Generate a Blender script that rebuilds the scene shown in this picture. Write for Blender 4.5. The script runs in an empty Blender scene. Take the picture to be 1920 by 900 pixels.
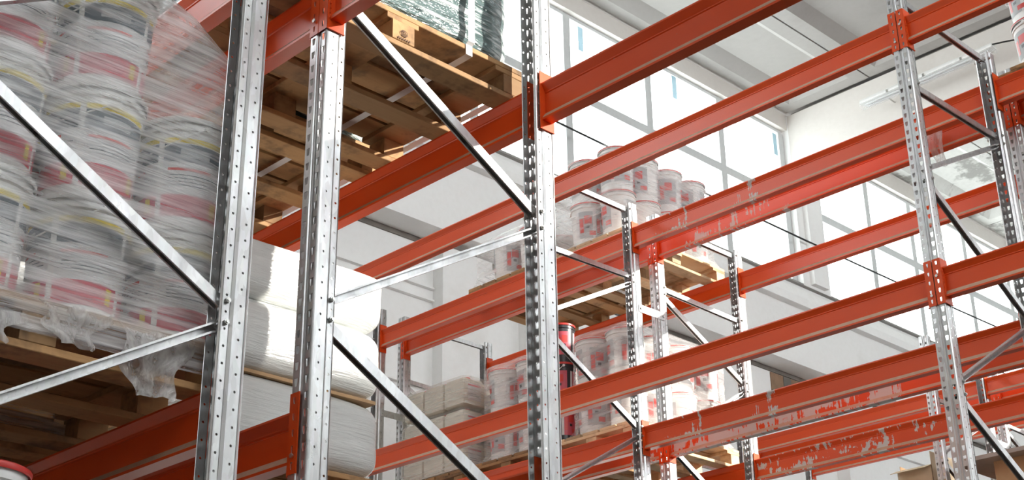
import bpy, bmesh, math, random
from mathutils import Vector, Matrix
random.seed(7)
sc = bpy.context.scene
COL = sc.collection
PI = math.pi
CZ = 1.6                      # camera height above the floor

# ------------------------------------------------------------------ camera
cam_d = bpy.data.cameras.new('camera'); cam = bpy.data.objects.new('camera', cam_d); COL.objects.link(cam)
yaw, pit, rol = .7917, .4225, -.0139
fw = Vector((-math.sin(yaw), math.cos(yaw), 0)); rt = Vector((math.cos(yaw), math.sin(yaw), 0)); up = Vector((0, 0, 1))
F = fw*math.cos(pit) + up*math.sin(pit); U = up*math.cos(pit) - fw*math.sin(pit)
R = rt*math.cos(rol) + U*math.sin(rol); U2 = U*math.cos(rol) - rt*math.sin(rol)
M = Matrix((R, U2, -F)).transposed().to_4x4(); M.translation = Vector((0, 0, CZ))
cam.matrix_world = M
cam_d.sensor_width = 36; cam_d.lens = 2649.95/1920*36; cam_d.clip_end = 300
cam_d.dof.use_dof = False
sc.camera = cam
# ------------------------------------------------------------------ light
sc.view_settings.view_transform = 'Standard'; sc.view_settings.look = 'None'
sc.view_settings.gamma = 1; sc.view_settings.use_curve_mapping = False
sc.view_settings.exposure = 0.55
w = bpy.data.worlds.new('world'); sc.world = w; w.use_nodes = True
bg = w.node_tree.nodes['Background']; bg.inputs[0].default_value = (.93, .975, 1, 1); bg.inputs[1].default_value = 4.4
sd = bpy.data.lights.new('sun', 'SUN'); sd.energy = 5.5; sd.angle = math.radians(1.2); sd.color = (1, .95, .86)
sun = bpy.data.objects.new('sun', sd); COL.objects.link(sun)
sun.rotation_euler = Vector((1, .6, .36)).to_track_quat('Z', 'Y').to_euler()
sun.location = (12, 0, 14)

# ------------------------------------------------------------------ node helpers
def mat(name):
    m = bpy.data.materials.new(name); m.use_nodes = True
    nt = m.node_tree; b = nt.nodes['Principled BSDF']; return m, nt, b
def N(nt, t, **kw):
    n = nt.nodes.new(t)
    for k, v in kw.items():
        if isinstance(k, str) and hasattr(n, k): setattr(n, k, v)
    return n
def L(nt, a, b): nt.links.new(a, b)
def coords(nt, scale=(1, 1, 1), kind='Object', rot=(0, 0, 0)):
    tc = N(nt, 'ShaderNodeTexCoord'); mp = N(nt, 'ShaderNodeMapping'); mp.inputs['Scale'].default_value = scale
    mp.inputs['Rotation'].default_value = rot
    L(nt, tc.outputs[kind], mp.inputs[0]); return mp.outputs[0]
def noise(nt, vec, scale, detail=3, rough=.5, dist=0):
    n = N(nt, 'ShaderNodeTexNoise'); n.inputs['Scale'].default_value = scale; n.inputs['Detail'].default_value = detail
    n.inputs['Roughness'].default_value = rough; n.inputs['Distortion'].default_value = dist
    L(nt, vec, n.inputs['Vector']); return n.outputs['Fac']
def ramp(nt, fac, stops, interp='LINEAR'):
    r = N(nt, 'ShaderNodeValToRGB'); e = r.color_ramp; e.interpolation = interp
    while len(e.elements) < len(stops): e.elements.new(.5)
    for el, (p, c) in zip(e.elements, stops):
        el.position = p; el.color = (c, c, c, 1) if not isinstance(c, tuple) else (*c, 1)
    L(nt, fac, r.inputs[0]); return r.outputs[0]
def mixc(nt, f, a, b):
    m = N(nt, 'ShaderNodeMix'); m.data_type = 'RGBA'
    for i, v in ((0, f), (6, a), (7, b)):
        if hasattr(v, 'links') or hasattr(v, 'is_linked'): L(nt, v, m.inputs[i])
        else: m.inputs[i].default_value = v if i == 0 else (*v, 1)
    return m.outputs[2]
def bump(nt, b, h, s, d=.01):
    n = N(nt, 'ShaderNodeBump'); n.inputs['Strength'].default_value = s; n.inputs['Distance'].default_value = d
    L(nt, h, n.inputs['Height']); L(nt, n.outputs[0], b.inputs['Normal']); return n.outputs[0]
def simple(name, c, rough=.5, metal=0, var=.08, nscale=20, bmp=0):
    m, nt, b = mat(name)
    v = coords(nt); f = noise(nt, v, nscale)
    col = mixc(nt, f, tuple(max(0, x*(1-var)) for x in c), tuple(min(1, x*(1+var)) for x in c))
    L(nt, col, b.inputs['Base Color']); b.inputs['Roughness'].default_value = rough; b.inputs['Metallic'].default_value = metal
    if bmp: bump(nt, b, f, bmp)
    return m

def steel_mat():
    m, nt, b = mat('galvanised_steel')
    v = coords(nt, (1, 1, .35)); f = noise(nt, v, 9, 5, .6); vo = N(nt, 'ShaderNodeTexVoronoi'); vo.inputs['Scale'].default_value = 70
    L(nt, v, vo.inputs['Vector'])
    col = mixc(nt, f, (.38, .42, .43), (.66, .70, .71)); col = mixc(nt, .15, col, vo.outputs['Color'])
    hs = N(nt, 'ShaderNodeHueSaturation'); hs.inputs['Saturation'].default_value = .12; L(nt, col, hs.inputs['Color'])
    L(nt, hs.outputs[0], b.inputs['Base Color']); b.inputs['Metallic'].default_value = .85
    L(nt, ramp(nt, f, [(.3, .42), (.7, .26)]), b.inputs['Roughness'])
    return m
STEEL = steel_mat()
BOLT = simple('zinc_bolt', (.6, .6, .58), .3, .9)
DARKST = simple('dark_shadow_steel', (.25, .27, .28), .4, .8)

ORANGE_A, ORANGE_B = (.84, .10, .014), (.72, .066, .008)
def beam_mat(name, splash=None):
    """orange powder coat; splash=(x0,x1,amount,drip stretch) white paint spilled over that stretch of the beam"""
    m, nt, b = mat(name)
    v = coords(nt, (.5, 1, 4)); f = noise(nt, v, 3, 4)
    col = mixc(nt, f, ORANGE_A, ORANGE_B)
    sv = coords(nt, (1, 1, 1)); sp = noise(nt, sv, 90, 2); spm = ramp(nt, sp, [(.76, 0.), (.80, 1.)])
    col = mixc(nt, spm, col, (.45, .22, .16))
    rough = .3
    if splash:
        x0, x1, amt, st = splash
        dv = coords(nt, (34, 6, st)); d = noise(nt, dv, 1.0, 3, .65, .3)
        bv = coords(nt, (3.2, 3.2, 7)); bl = noise(nt, bv, 1.6, 3, .6)
        sepc = N(nt, 'ShaderNodeTexCoord'); sx = N(nt, 'ShaderNodeSeparateXYZ'); L(nt, sepc.outputs['Object'], sx.inputs[0])
        mr = N(nt, 'ShaderNodeMapRange'); mr.interpolation_type = 'SMOOTHSTEP'; mr.inputs[1].default_value = x0-.12; mr.inputs[2].default_value = x0+.12
        L(nt, sx.outputs[0], mr.inputs[0])
        mr2 = N(nt, 'ShaderNodeMapRange'); mr2.interpolation_type = 'SMOOTHSTEP'; mr2.inputs[1].default_value = x1+.15; mr2.inputs[2].default_value = x1-.15
        L(nt, sx.outputs[0], mr2.inputs[0])
        a = N(nt, 'ShaderNodeMath'); a.operation = 'MULTIPLY'; L(nt, mr.outputs[0], a.inputs[0]); L(nt, mr2.outputs[0], a.inputs[1])
        s = N(nt, 'ShaderNodeMath'); s.operation = 'ADD'; L(nt, d, s.inputs[0]); L(nt, bl, s.inputs[1])
        s2 = N(nt, 'ShaderNodeMath'); s2.operation = 'MULTIPLY'; L(nt, s.outputs[0], s2.inputs[0]); L(nt, a.outputs[0], s2.inputs[1])
        s3 = N(nt, 'ShaderNodeMath'); s3.operation = 'MULTIPLY'; L(nt, s2.outputs[0], s3.inputs[0]); s3.inputs[1].default_value = .5; s2 = s3
        msk = ramp(nt, s2.outputs[0], [(min(.98, amt), 0.), (min(.99, amt+.015), 1.)])
        col = mixc(nt, msk, col, (.66, .63, .60))
        L(nt, ramp(nt, msk, [(0, .34), (1, .7)]), b.inputs['Roughness'])
    else: b.inputs['Roughness'].default_value = rough
    L(nt, col, b.inputs['Base Color'])
    b.inputs['Coat Weight'].default_value = .1; b.inputs['Coat Roughness'].default_value = .25
    b.inputs['Specular IOR Level'].default_value = .35
    return m
ORANGE = beam_mat('orange_paint')
SPL = {'light': beam_mat('orange_paint_few_drips', (1.55, 2.66, .58, 2.2)),
       'drips': beam_mat('orange_paint_drips', (.15, 1.25, .545, 2.2)),
       'heavy': beam_mat('orange_paint_flooded', (-.3, 1.85, .462, 2.5)),
       'corner': beam_mat('orange_paint_corner_drips', (2.35, 3.2, .52, 2.5)),
       'splash': beam_mat('orange_paint_splashed', (1.1, 2.9, .545, 12))}
DUST = simple('dusty_orange_ledge', (.56, .37, .26), .8, 0, .2, 30)
def wood_mat(name, a, b_, dark):
    m, nt, b = mat(name)
    v = coords(nt, (1, 1, 1), 'Object')
    oi = N(nt, 'ShaderNodeObjectInfo'); ad = N(nt, 'ShaderNodeVectorMath'); ad.operation = 'ADD'
    cm = N(nt, 'ShaderNodeCombineXYZ'); ml = N(nt, 'ShaderNodeMath'); ml.operation = 'MULTIPLY'; ml.inputs[1].default_value = 37
    L(nt, oi.outputs['Random'], ml.inputs[0]); L(nt, ml.outputs[0], cm.inputs[0]); L(nt, ml.outputs[0], cm.inputs[2])
    L(nt, v, ad.inputs[0]); L(nt, cm.outputs[0], ad.inputs[1])
    mp = N(nt, 'ShaderNodeMapping'); mp.inputs['Scale'].default_value = (22, 2.2, 22); L(nt, ad.outputs[0], mp.inputs[0])
    g = noise(nt, mp.outputs[0], 1.6, 5, .6, .8); k = noise(nt, ad.outputs[0], 5, 4, .7)
    col = mixc(nt, g, a, b_); col = mixc(nt, ramp(nt, k, [(.5, 0.), (.68, .8)]), col, dark)
    vv = N(nt, 'ShaderNodeHueSaturation'); L(nt, col, vv.inputs['Color']); L(nt, ramp(nt, oi.outputs['Random'], [(0, .6), (1, 1.25)]), vv.inputs['Value'])
    L(nt, vv.outputs[0], b.inputs['Base Color']); b.inputs['Roughness'].default_value = .75
    bump(nt, b, g, .3, .004)
    return m
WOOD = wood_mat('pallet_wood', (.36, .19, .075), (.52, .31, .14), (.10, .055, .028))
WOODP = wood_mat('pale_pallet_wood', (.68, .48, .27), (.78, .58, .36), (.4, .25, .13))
def plaster(name, c, dirt, ds=.6, amt=(.55, .75), bm=.25):
    m, nt, b = mat(name)
    v = coords(nt); f = noise(nt, v, ds, 7, .65); g = noise(nt, v, 14, 4)
    col = mixc(nt, ramp(nt, f, [(amt[0], 0.), (amt[1], 1.)]), c, dirt)
    col = mixc(nt, ramp(nt, g, [(.35, .12), (.6, 0.)]), col, dirt)
    L(nt, col, b.inputs['Base Color']); b.inputs['Roughness'].default_value = .85
    bump(nt, b, g, bm, .01); return m
WALL = plaster('white_plaster', (.96, .96, .95), (.80, .78, .75), .8, (.6, .9))
CEIL = plaster('ceiling_concrete', (.44, .42, .40), (.34, .31, .29), .7, (.55, .8))
LINTEL = plaster('lintel_plaster', (.74, .70, .66), (.60, .55, .50), .7, (.6, .85))
PEEL = plaster('peeling_ceiling', (.62, .61, .58), (.30, .29, .27), 1.1, (.5, .56), .6)
FRAMEM = simple('grey_window_frame', (.66, .68, .68), .45)
FLOORM = simple('concrete_floor', (.09, .07, .055), .6, 0, .2, 3)
GAP_SHADE = simple('gap_shade', (.20, .18, .16), .95, 0, .7, 3, .5)  # dark colour painted in for the shade of open gaps
RUST = simple('brown_niche', (.30, .19, .12), .9, 0, .5, 6)
BLACK = simple('black_cable', (.02, .02, .02), .6)
WHITEP = simple('white_plastic', (.90, .90, .88), .35)
CREAM = simple('cream_plastic', (.72, .68, .58), .4)
REDP = simple('red_plastic', (.70, .06, .05), .35)
BLACKP = simple('black_plastic', (.035, .035, .04), .3)
CARD = simple('cardboard', (.50, .32, .17), .8)
CARDW = simple('pale_cardboard', (.74, .60, .42), .8)
BOARDM = simple('dusty_board', (.42, .36, .32), .8, 0, .3, 4)
YEL = simple('label_yellow', (.80, .62, .05), .45)
NAVY = simple('label_slate', (.10, .13, .16), .45)
LGREY = simple('label_grey', (.48, .50, .51), .45)
LWHITE = simple('label_white', (.78, .78, .78), .45)
LPINK = simple('label_red', (.62, .10, .14), .45)
STRAP = simple('white_strap', (.80, .80, .80), .35)
BLUEP = simple('blue_paper', (.45, .58, .64), .7); BLUEP.node_tree.nodes['Principled BSDF'].inputs['Transmission Weight'].default_value = .6
GREENB = simple('dark_sacks', (.05, .075, .07), .35, 0, .5, 5, .4)
def glassm():
    m = bpy.data.materials.new('window_glass'); m.use_nodes = True; nt = m.node_tree; nt.nodes.clear()
    o = N(nt, 'ShaderNodeOutputMaterial'); mx = N(nt, 'ShaderNodeMixShader'); t = N(nt, 'ShaderNodeBsdfTransparent'); g = N(nt, 'ShaderNodeBsdfGlossy')
    t.inputs[0].default_value = (.97, .99, .98, 1); g.inputs['Roughness'].default_value = .05; mx.inputs[0].default_value = .04
    L(nt, t.outputs[0], mx.inputs[1]); L(nt, g.outputs[0], mx.inputs[2]); L(nt, mx.outputs[0], o.inputs[0]); return m
GLASS = glassm()
def film(name, lo, hi, scale, tint=(.9, .9, .9), rough=.16, bs=.5, bd=.02, rot=(0, 0, 0), fine=1, highlight_tint=None, trl=.0):
    """stretch film: streaky mix of see-through and milky glossy plastic; lo/hi = opacity of clear and creased bands"""
    m = bpy.data.materials.new(name); m.use_nodes = True; nt = m.node_tree; b = nt.nodes['Principled BSDF']; o = nt.nodes['Material Output']
    v = coords(nt, scale, 'Object', rot); f = noise(nt, v, 1, 4, .6, 1.2); v2 = coords(nt, tuple(s*3.1*fine for s in scale), 'Object', rot); f2 = noise(nt, v2, 1, 3, .5, .5)
    ad = N(nt, 'ShaderNodeMath'); ad.operation = 'MULTIPLY_ADD'; L(nt, f2, ad.inputs[0]); ad.inputs[1].default_value = .45; L(nt, f, ad.inputs[2])
    L(nt, mixc(nt, ramp(nt, f2, [(.5, 0.), (.62, 1.)]), tint, highlight_tint or tint), b.inputs['Base Color']); b.inputs['Roughness'].default_value = rough; b.inputs['Specular IOR Level'].default_value = .8
    nb = bump(nt, b, ad.outputs[0], bs, bd)
    t = N(nt, 'ShaderNodeBsdfTransparent'); mx = N(nt, 'ShaderNodeMixShader')
    L(nt, ramp(nt, ad.outputs[0], [(.52, lo), (.92, hi)]), mx.inputs[0]); tl = N(nt, 'ShaderNodeBsdfTranslucent'); tl.inputs[0].default_value = (*tint, 1); m2 = N(nt, 'ShaderNodeMixShader'); m2.inputs[0].default_value = trl
    L(nt, b.outputs[0], m2.inputs[1]); L(nt, tl.outputs[0], m2.inputs[2])
    L(nt, t.outputs[0], mx.inputs[1]); L(nt, m2.outputs[0], mx.inputs[2]); L(nt, mx.outputs[0], o.inputs[0])
    return m
FILM_BIG = film('clear_stretch_film', .09, .68, (1.2, 1.2, 30), (.97, .96, .96), .10, .8, .02, (.12, .0, 0), trl=.1)
FILM_SLACK = film('slack_stretch_film', .10, .5, (3, 5, 30), (.80, .76, .76), .1, 1, .02, (.75, 0, 0))
FILM_FAR = film('far_stretch_film', .05, .42, (1.2, 1.2, 14), (.95, .95, .94), .2, .6, .012, (.2, .12, 0), trl=.45)
FILM_WHITE = film('milky_stretch_film', .93, 1, (3, 3, 42), (.76, .78, .76), .16, .5, .010)
FILM_DARK = film('crumpled_dark_film', .75, 1, (2.2, 2.6, 16), (.13, .19, .19), .09, 1, .03, (.5, 0, 0), 1, (.62, .68, .68))  # pale second tint paints sunlit and glossy highlights as streaks
FILM_CREAM = film('cream_stretch_film', .08, .42, (1.5, 1.5, 24), (.88, .86, .80), .15, .5, .008)
FILM_TAIL = film('torn_film_tail', .15, .7, (12, 12, 6), (.75, .72, .70), .08, 1, .02)

# ------------------------------------------------------------------ mesh helpers
class MB:
    def __init__(s): s.v = []; s.f = []; s.m = []
    def add(s, vs, fs, mi=0):
        o = len(s.v); s.v += [tuple(x) for x in vs]; s.f += [tuple(i+o for i in f) for f in fs]; s.m += [mi]*len(fs); return s
    def box(s, x0, x1, y0, y1, z0, z1, mi=0):
        vs = [(x, y, z) for x in (x0, x1) for y in (y0, y1) for z in (z0, z1)]
        return s.add(vs, [(0, 1, 3, 2), (4, 6, 7, 5), (0, 4, 5, 1), (2, 3, 7, 6), (0, 2, 6, 4), (1, 5, 7, 3)], mi)
    def cyl(s, a, b, r, n=10, mi=0, r2=None, cap=True):
        a = Vector(a); b = Vector(b); d = (b-a).normalized(); x = d.orthogonal().normalized(); y = d.cross(x); r2 = r if r2 is None else r2
        vs = [a+(x*math.cos(t)+y*math.sin(t))*r for t in [2*PI*i/n for i in range(n)]]+[b+(x*math.cos(t)+y*math.sin(t))*r2 for t in [2*PI*i/n for i in range(n)]]
        fs = [(i, (i+1) % n, n+(i+1) % n, n+i) for i in range(n)]
        if cap: fs += [tuple(range(n))[::-1], tuple(range(n, 2*n))]
        return s.add(vs, fs, mi)
    def lathe(s, prof, n=28, mi=0, c=(0, 0)):
        vs = []; fs = []
        for r, z in prof:
            for i in range(n): vs.append((c[0]+r*math.cos(2*PI*i/n), c[1]+r*math.sin(2*PI*i/n), z))
        for k in range(len(prof)-1):
            for i in range(n): fs.append((k*n+i, k*n+(i+1) % n, (k+1)*n+(i+1) % n, (k+1)*n+i))
        return s.add(vs, fs, mi)
    def extr(s, poly, x0, x1, mi=0, mids=None, caps=True):
        """extrude closed (y,z) polygon along x"""
        n = len(poly); vs = [(x0, y, z) for y, z in poly]+[(x1, y, z) for y, z in poly]; o = len(s.v); s.v += vs
        for i in range(n): s.f.append((o+i, o+(i+1) % n, o+n+(i+1) % n, o+n+i)); s.m.append(mids[i] if mids else mi)
        if caps: s.f += [tuple(range(o, o+n))[::-1], tuple(range(o+n, o+2*n))]; s.m += [mi, mi]
        return s
    def tube(s, pts, r, n=6, mi=0):
        for a, b in zip(pts[:-1], pts[1:]): s.cyl(a, b, r, n, mi)
        return s
    def mesh(s, name, mats, smooth=False, recalc=True):
        me = bpy.data.meshes.new(name); me.from_pydata(s.v, [], s.f)
        for mm in mats: me.materials.append(mm)
        me.polygons.foreach_set('material_index', s.m)
        if recalc:
            bm = bmesh.new(); bm.from_mesh(me); bmesh.ops.recalc_face_normals(bm, faces=bm.faces); bm.to_mesh(me); bm.free()
        if smooth:
            me.polygons.foreach_set('use_smooth', [True]*len(me.polygons))
            try: me.set_sharp_from_angle(angle=math.radians(35))
            except Exception: pass
        me.update(); return me
def ob(name, me, parent=None, loc=(0, 0, 0), rz=0, rot=None):
    o = bpy.data.objects.new(name, me); COL.objects.link(o); o.location = loc
    o.rotation_euler = rot if rot else (0, 0, rz)
    if parent: o.parent = parent
    return o
def tag(o, label, cat, group=None):
    o['label'] = label; o['category'] = cat
    if group: o['group'] = group
    return o
def thing(name, label, cat, loc=(0, 0, 0), rz=0, group=None):
    return tag(ob(name, None, None, loc, rz), label, cat, group)
def struct(o, kind='structure'): o['kind'] = kind; return o

# ------------------------------------------------------------------ racking
P_UP = [(0, .006), (.005, .006), (.009, 0), (.040, 0), (.0425, .003), (.0425, .046), (.036, .054), (.036, .080), (.029, .083)]
HTOP = 5.98
def strip_plain(mb, a, b, z0, z1, n=1): mb.add([(*a, z0), (*b, z0), (*b, z1), (*a, z1)], [(0, 1, 2, 3)])
def strip_holes(mb, a, b, z0, ncell, hole, pitch=.05):
    """cells of `pitch` height between plan points a and b, each with a 6-point hole given in (s, z) with s measured from the strip middle"""
    a = Vector(a); b = Vector(b); w_ = (b-a).length; d = (b-a)/w_; mid = (a+b)/2
    def P(s_, z): q = mid+d*s_; return (q.x, q.y, z)
    for k in range(ncell):
        zb = z0+k*pitch; h = w_/2
        o = [P(-h, zb+pitch), P(h, zb+pitch), P(h, zb+pitch/2), P(h, zb), P(-h, zb), P(-h, zb+pitch/2)]
        i_ = [P(s_, zb+pitch/2+z) for s_, z in hole]
        mb.add(o+i_, [(j, (j+1) % 6, 6+(j+1) % 6, 6+j) for j in range(6)])
TEAR = [(-.0082, .012), (.0082, .012), (.0078, .001), (.0045, -.013), (-.0045, -.013), (-.0078, .001)]
RND = [(-.0022, .0036), (.0022, .0036), (.0042, 0), (.0022, -.0036), (-.0022, -.0036), (-.0042, 0)]
def upright_mesh(h):
    mb = MB(); n = int(h/.05); h0 = .03
    for sgn in (1, -1):
        p = [(x*sgn, y) for x, y in P_UP]
        for i in range(len(p)-1):
            if i == 2: strip_plain(mb, p[2], p[3], 0, h0); strip_holes(mb, p[2], p[3], h0, n-1, TEAR); strip_plain(mb, p[2], p[3], h0+(n-1)*.05, h)
            elif i == 4: strip_plain(mb, p[4], p[5], 0, h0); strip_holes(mb, p[4], p[5], h0, n-1, RND); strip_plain(mb, p[4], p[5], h0+(n-1)*.05, h)
            elif i == 6: strip_plain(mb, p[6], p[7], 0, h0+.025); strip_holes(mb, p[6], p[7], h0+.025, n-2, RND); strip_plain(mb, p[6], p[7], h0+.025+(n-2)*.05, h)
            else: strip_plain(mb, p[i], p[i+1], 0, h)
    me = mb.mesh('upright', [STEEL], recalc=False)
    bm = bmesh.new(); bm.from_mesh(me); bmesh.ops.remove_doubles(bm, verts=bm.verts, dist=1e-5); bmesh.ops.recalc_face_normals(bm, faces=bm.faces)
    bmesh.ops.solidify(bm, geom=bm.faces[:], thickness=.0018); bm.to_mesh(me); bm.free(); me.update(); return me
UPM = upright_mesh(HTOP)
PLATE = MB().box(-.06, .06, -.02, .11, -.006, 0).cyl((.052, .05, 0), (.052, .05, .012), .008).cyl((-.052, .05, 0), (-.052, .05, .012), .008).mesh('base_plate', [STEEL])
def brace_mesh(y0, z0, y1, z1, flip):
    """lipped C channel from (y0,z0) to (y1,z1) in the plane x=0"""
    d = Vector((0, y1-y0, z1-z0)); ln = d.length; d.normalize(); x = Vector((1, 0, 0)); n = x.cross(d)*(-1 if flip else 1)
    sec = [(-.0145, -.017), (-.0145, .017), (.0145, .017), (.0145, -.017), (.0085, -.017), (.0085, -.0148), (.0123, -.0148), (.0123, .0148), (-.0123, .0148), (-.0123, -.0148), (-.0085, -.0148), (-.0085, -.017)]
    o = Vector((0, y0, z0)); k = len(sec); vs = []
    for t in (0, ln):
        for a, b in sec: vs.append(o+d*t+(n*a-x*b*.8 if flip else x*a+n*b))
    fs = [(i, (i+1) % k, k+(i+1) % k, k+i) for i in range(k)]
    for off in (0, k): fs += [(off+0, off+1, off+8, off+9), (off+1, off+2, off+7, off+8), (off+2, off+3, off+6, off+7), (off+3, off+4, off+5, off+6), (off+9, off+10, off+11, off+0)]
    return MB().add(vs, fs).mesh('brace', [STEEL])
BOLTM = MB().cyl((-.05, 0, 0), (.05, 0, 0), .005, 8).cyl((.038, 0, 0), (.046, 0, 0), .0085, 6).cyl((-.046, 0, 0), (-.038, 0, 0), .0085, 6).mesh('bolt', [BOLT])
BR = {}
def rack_frame(u, v0, depth, flip, label, dz=0, group=None):
    t = thing('rack_support', label, 'rack support', (u, v0, 0), 0, group)
    ob('upright', UPM, t, (0, 0, 0)); ob('upright', UPM, t, (0, depth, 0), PI)
    ob('base_plate', PLATE, t, (0, 0, .006)); ob('base_plate', PLATE, t, (0, depth, .006), PI)
    key = (round(depth, 2), flip, round(dz, 2))
    if key not in BR:
        ya, yb = .066, depth-.066; L_ = []; B_ = []
        def seg(z0, z1, fl):   # z0 at near side, z1 at far side (unswapped)
            if flip: z0, z1 = z1, z0
            L_.append(brace_mesh(ya, z0, yb, z1, z1 > z0+.1)); B_.extend([(ya, z0), (yb, z1)])
        seg(4.335+CZ, 4.335+CZ, False); seg(3.80+CZ+dz, 3.82+CZ+dz, False)
        zf, zn = 3.815+CZ+dz-.03, 3.27+CZ+dz
        zf -= 0
        # zigzag downwards: far -> near -> far ...
        zf_ = [3.80, 2.69, 1.53, .37, -.79]; zn_ = [3.27, 2.11, .95, -.21, -1.33]
        for i in range(5):
            seg(zn_[i]+CZ+dz+.032, zf_[i]+CZ+dz-.032, True)
            if i < 4: seg(zn_[i]+CZ+dz-.032, zf_[i+1]+CZ+dz+.032, False)
        BR[key] = (L_, B_)
    for me in BR[key][0]: ob('brace', me, t)
    for y, z in BR[key][1]: ob('bolt', BOLTM, t, (0, y, z))
    return t
# beam profile (y outward = -), z 0..h ; both long sides shaped alike
def beam_prof(h):
    o = [(0, 0), (0, .010), (-.014+.0, .030), (-.014, .034)]
    w_ = .05
    left = [(0, 0), (0, .009), (.018, .033), (.017, h-.046), (.0205, h-.043), (.0205, h-.040), (.017, h-.037), (.017, h-.033), (0, h-.007), (.001, h)]
    right = [(w_-y, z) for y, z in left][::-1]
    return left, right
def beam_mesh(ln, h, matx):
    l_, r_ = beam_prof(h); poly = l_+r_; mids = []
    n = len(l_)
    for i in range(len(poly)):
        j = i if i < n else len(poly)-2-i
        mids.append(1 if i in (1,) or (i >= n and (len(poly)-2-i) == 1) else 0)
    return MB().extr(poly, 0, ln, 0, mids).mesh('beam_rail', [matx, DUST])
def conn_mesh(side):
    """end plate; side=+1: upright lies towards -x. Front leg in front of the upright, side leg between upright and rail."""
    s = side; mb = MB(); H = .24
    mb.box(min(0, .004*s), max(0, .004*s), -.003, .066, 0, H)
    # front leg with openings
    x0, x1 = -.038*s, .004*s
    a, b = (Vector((x0, -.0045)), Vector((x1, -.0045)))
    mb2 = MB()
    hole = [(-.005, .011), (.004, .011), (.004, .0), (.002, -.010), (-.003, -.010), (-.005, 0)]
    strip_holes(mb2, a, b, 0, 5, hole, .048)
    mb.add(mb2.v, mb2.f)
    # return edge and dark hooks behind the openings
    mb.box(min(x0, x0-.001*s), max(x0, x0-.001*s), -.0045, -.001, 0, H)
    for k in (0, 1): mb.box(min(.004*s, .010*s), max(.004*s, .010*s), -.001, .064, -.004 if k == 0 else H-.006, .0 if k == 0 else H-.002) if k == 0 else None
    # weld bead along the rail end
    for k in range(8): mb.cyl((.0055*s, .006, .04+k*.018), (.0055*s, .006, .054+k*.018), .0035, 5)
    return mb.mesh('connector', [ORANGE, BOLT])
CONN = {1: conn_mesh(1), -1: conn_mesh(-1)}
PINM = MB().cyl((0, -.012, 0), (0, -.003, 0), .005, 8).cyl((0, -.012, 0), (0, -.009, 0), .0075, 6).mesh('locking_pin', [BOLT])
BM = {}
BMS = {'plain': ORANGE, **SPL}
def rack_beam(u0, u1, v, ztop, far, label, style='plain', h=.156, group=None, conn=True):
    """u0<u1 frame centres, v = upright front plane, far=True when the aisle side faces +v"""
    ln = (u1-u0)-.085-.0085
    key = (round(ln, 2), h, style)
    if key not in BM: BM[key] = beam_mesh(round(ln, 2), h, BMS[style])
    c = (u0+u1)/2
    t = thing('rack_beam', label, 'rack beam', (c, v, ztop-h), PI if far else 0, group)
    x0 = -round(ln, 2)/2
    ob('beam_rail', BM[key], t, (x0, .008, 0))
    for s in (1, -1):
        c_ = ob('connector', CONN[s], t, (s*(x0-.0042), 0, -.036)); ob('locking_pin', PINM, c_, (-.022*s, 0, .048*(3.1 if s == 1 else 1.1)))
    return t
R1 = dict(v=1.022, d=1.035, u=[-5.98, -3.18]); R2 = dict(v=2.283, d=1.035, u=[-5.98, -3.181, -.39])
UF = [-8.735, -5.935, -3.145, -.35]
R3 = dict(v=6.04, d=1.04); R4 = dict(v=7.282, d=1.03); R5 = dict(v=11.03, d=1.04); R6 = dict(v=12.28, d=1.03)
FG = None
rack_frame(-3.18, R1['v'], R1['d'], False, 'steel rack frame at far left in front of the wrapped paint buckets', -.10)
rack_frame(-5.98, R1['v'], R1['d'], False, 'steel rack frame hidden behind the left foreground buckets', -.10)
rack_frame(-3.181, R2['v'], R2['d'], True, 'steel rack frame before the strapped pallet, its two braces crossing the picture middle', 0)
rack_frame(-5.98, R2['v'], R2['d'], True, 'steel rack frame at the hidden far end of the strapped pallet bay', 0)
rack_frame(-.39, R2['v'], R2['d'], True, 'steel rack frame carrying the right end of the big top beam', 0)
for u, lb in zip(UF, ['steel frame at left end of the empty middle rack, beside the white wrapped load',
                      'steel frame of the empty middle rack right behind the central foreground upright',
                      'large steel frame of the empty middle rack at the right of the picture',
                      'steel frame of the empty middle rack beyond the right picture edge']):
    rack_frame(u, R3['v'], R3['d'], False, lb)
for u, lb in zip(UF, ['steel frame at left end of the bucket rack, beside the wrapped canisters',
                      'steel frame of the bucket rack beside the end of the stacked buckets',
                      'steel frame of the bucket rack at the right picture edge under the topmost bucket',
                      'steel frame of the bucket rack beyond the right picture edge']):
    rack_frame(u, R4['v'], R4['d'], True, lb)
for u, lb in zip(UF[:3], ['distant steel frame mostly hidden behind the lower bucket stack', 'distant steel frame seen just behind the large right-hand upright', 'distant steel frame of the fifth rack row beyond the right picture edge']):
    rack_frame(u, R5['v'], R5['d'], False, lb)
for u, lb in zip(UF[:3], ['rearmost steel frame whose top shows at the bottom edge right of centre', 'rearmost steel frame, sunlit, above the dusty board at lower right', 'rearmost steel frame beyond the right picture edge']):
    rack_frame(u, R6['v'], R6['d'], True, lb)
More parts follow.
